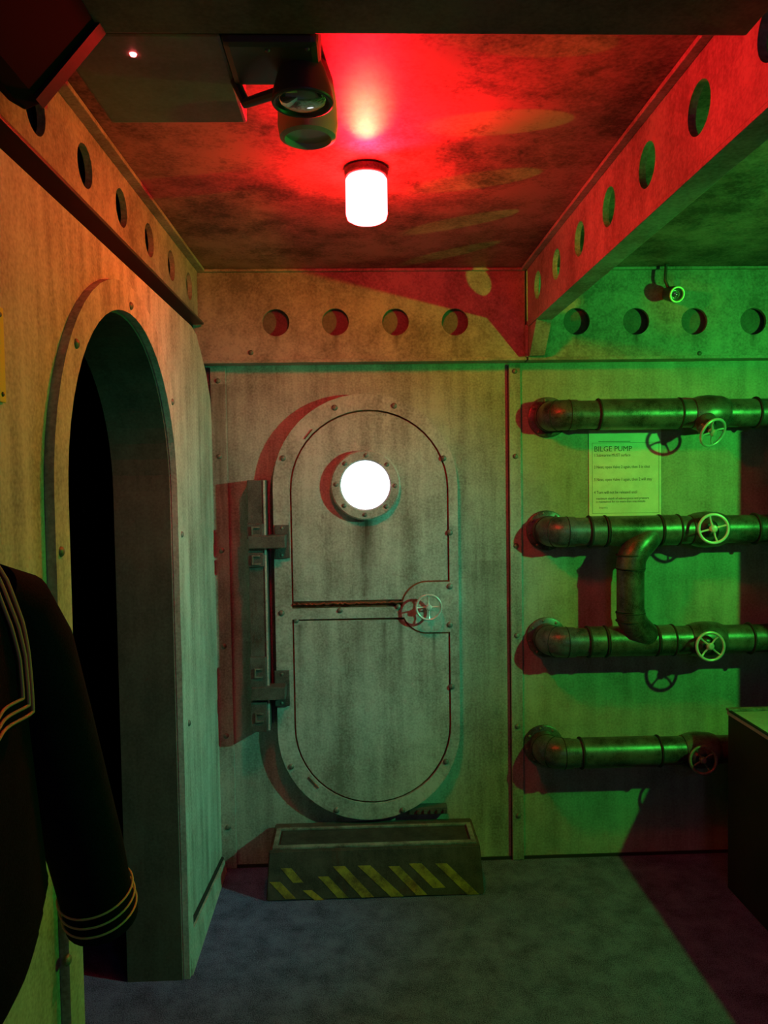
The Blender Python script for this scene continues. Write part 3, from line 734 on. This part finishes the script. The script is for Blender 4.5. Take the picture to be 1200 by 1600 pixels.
# ================================================================= SAILOR JACKET ON A HANGER
# local frame: s runs along the wall (away from camera), n points into the room, z up
JX, JY = -.462, .745
jk = thing('sailor_jacket', 'dark navy sailor jacket with yellow-striped collar and cuff hanging at the left', 'jacket', (JX, JY, 0))
def J(s_, n_, z): return Vector((JX + n_ + s_ * .05, JY + s_, z))
def zrel(v): return H + v * .92 + .010
b_ = bmesh.new(); rings = []; SEG = 40
levels = [(-.63, .290, .066), (-.57, .290, .068), (-.50, .280, .068), (-.38, .258, .068), (-.26, .232, .070), (-.18, .225, .066), (-.125, .200, .058), (-.090, .155, .050), (-.066, .095, .044), (-.045, .062, .040)]
for li, (zr, a_, b2_) in enumerate(levels):
    ring = []
    for k in range(SEG):
        th = 2 * PI * k / SEG
        fold = 1 + .06 * math.sin(7 * th + zr * 9) * (1 if zr < -.25 else .2)
        ring.append(b_.verts.new(J(a_ * math.cos(th) * (1 + .02 * math.sin(5 * th)), b2_ * math.sin(th) * fold, zrel(zr + (.012 * math.sin(3 * th) + .05 * math.cos(th) - .02 if li == 0 else 0)))))
    rings.append(ring)
for p, q in zip(rings, rings[1:]):
    for k in range(SEG): b_.faces.new((p[k], p[(k + 1) % SEG], q[(k + 1) % SEG], q[k]))
b_.faces.new(rings[0]); b_.faces.new(rings[-1]); bmesh.ops.recalc_face_normals(b_, faces=b_.faces[:])
bmesh.ops.subdivide_edges(b_, edges=b_.edges[:], cuts=1, smooth=.6)
obj('body', b_, M['navy'], jk, True)
for sd in (1, -1):
    P = [J(sd * .17, .01, zrel(-.145)), J(sd * .205, .012, zrel(-.170)), J(sd * .245, .015, zrel(-.235)), J(sd * .292, .018, zrel(-.35)), J(sd * .350, .020, zrel(-.48)), J(sd * .402, .022, zrel(-.60)), J(sd * .430, .026, zrel(-.70)), J(sd * .444, .028, zrel(-.745))]
    RR = [.040, .058, .064, .062, .058, .055, .053, .055]
    sl = obj('sleeve', sweep(P, RR, 28, ell=.95), M['navy'], jk, True)
    for k in range(3):
        c0 = P[5].lerp(P[7], .60 + k * .13)
        ax = (P[7] - P[5]).normalized()
        tt = torus(.0555, .0016, 40, 6); tt.transform(Matrix.Translation(c0) @ ax.to_track_quat('Z', 'Y').to_matrix().to_4x4())
        obj('cuff_stripe', tt, M['braid'], sl, True)
def surf(s_, zr):
    """point just outside the torso towards the room"""
    a_, bb_ = levels[-1][1:]
    for (z0_, a0, b0), (z1_, a1, b1) in zip(levels, levels[1:]):
        if z0_ <= zr <= z1_:
            f = (zr - z0_) / (z1_ - z0_); a_ = a0 + (a1 - a0) * f; bb_ = b0 + (b1 - b0) * f; break
    c = max(-.90, min(.90, s_ / a_))
    return bb_ * math.sqrt(1 - c * c)
def CP(s_, zr, off): return J(s_, surf(s_, zr) + off + .005 * math.sin(s_ * 55), zrel(zr))
b_ = bmesh.new(); NU, NV = 14, 16; SC = .150; ZTC, ZBC = -.085, -.300
def edge_w(zr):          # half width of the collar at a height
    f = (ZTC - zr) / (ZTC - ZBC); return .118 + (SC - .118) * min(1, f * 1.6)
grid = []
for j in range(NV + 1):
    zr = ZTC + (ZBC - ZTC) * j / NV; ww = edge_w(zr)
    grid.append([CP(-ww + 2 * ww * i / NU, zr, .012) for i in range(NU + 1)])
F_ = [[b_.verts.new(p) for p in r] for r in grid]; G_ = [[b_.verts.new(p - Vector((.006, 0, 0))) for p in r] for r in grid]
for j in range(NV):
    for i in range(NU):
        b_.faces.new((F_[j][i], F_[j][i + 1], F_[j + 1][i + 1], F_[j + 1][i])); b_.faces.new((G_[j][i], G_[j + 1][i], G_[j + 1][i + 1], G_[j][i + 1]))
for i in range(NU):
    b_.faces.new((F_[0][i], G_[0][i], G_[0][i + 1], F_[0][i + 1])); b_.faces.new((F_[NV][i], F_[NV][i + 1], G_[NV][i + 1], G_[NV][i]))
for j in range(NV):
    b_.faces.new((F_[j][0], F_[j + 1][0], G_[j + 1][0], G_[j][0])); b_.faces.new((F_[j][NU], G_[j][NU], G_[j + 1][NU], F_[j + 1][NU]))
bmesh.ops.recalc_face_normals(b_, faces=b_.faces[:])
col = obj('collar', b_, M['navy'], jk, True)
for k in range(3):
    ins = .007 + k * .012
    pts = []
    for j in range(0, NV + 1):
        zr = ZTC + (ZBC + ins - ZTC) * j / NV; pts.append(CP(edge_w(zr) - ins, zr, .0155))
    obj('collar_stripe', sweep(pts, .0019, 8), M['braid'], col, True)
    ww = edge_w(ZBC + ins) - ins
    obj('collar_stripe', sweep([CP(ww - 2 * ww * i / 24, ZBC + ins, .0155) for i in range(25)], .0019, 8), M['braid'], col, True)
hg = thing('coat_hanger', 'wooden hanger and wall hook holding the navy sailor jacket', 'hanger', (WL, JY, H))
obj('hanger_hook', sweep([J(0, 0, zrel(-.046)), J(0, 0, zrel(-.02)), J(0, -.02, zrel(.01)), J(0, -.06, zrel(.0)), Vector((WL + .001, JY, zrel(-.005)))], .003, 8), M['steel_dark'], hg, True)
obj('hook_plate', box((WL + .0006, JY - .015, zrel(-.03)), (WL + .004, JY + .015, zrel(.02)), .001), M['steel_dark'], hg)

for o in bpy.data.objects:
    if '_o' in o: del o['_o']
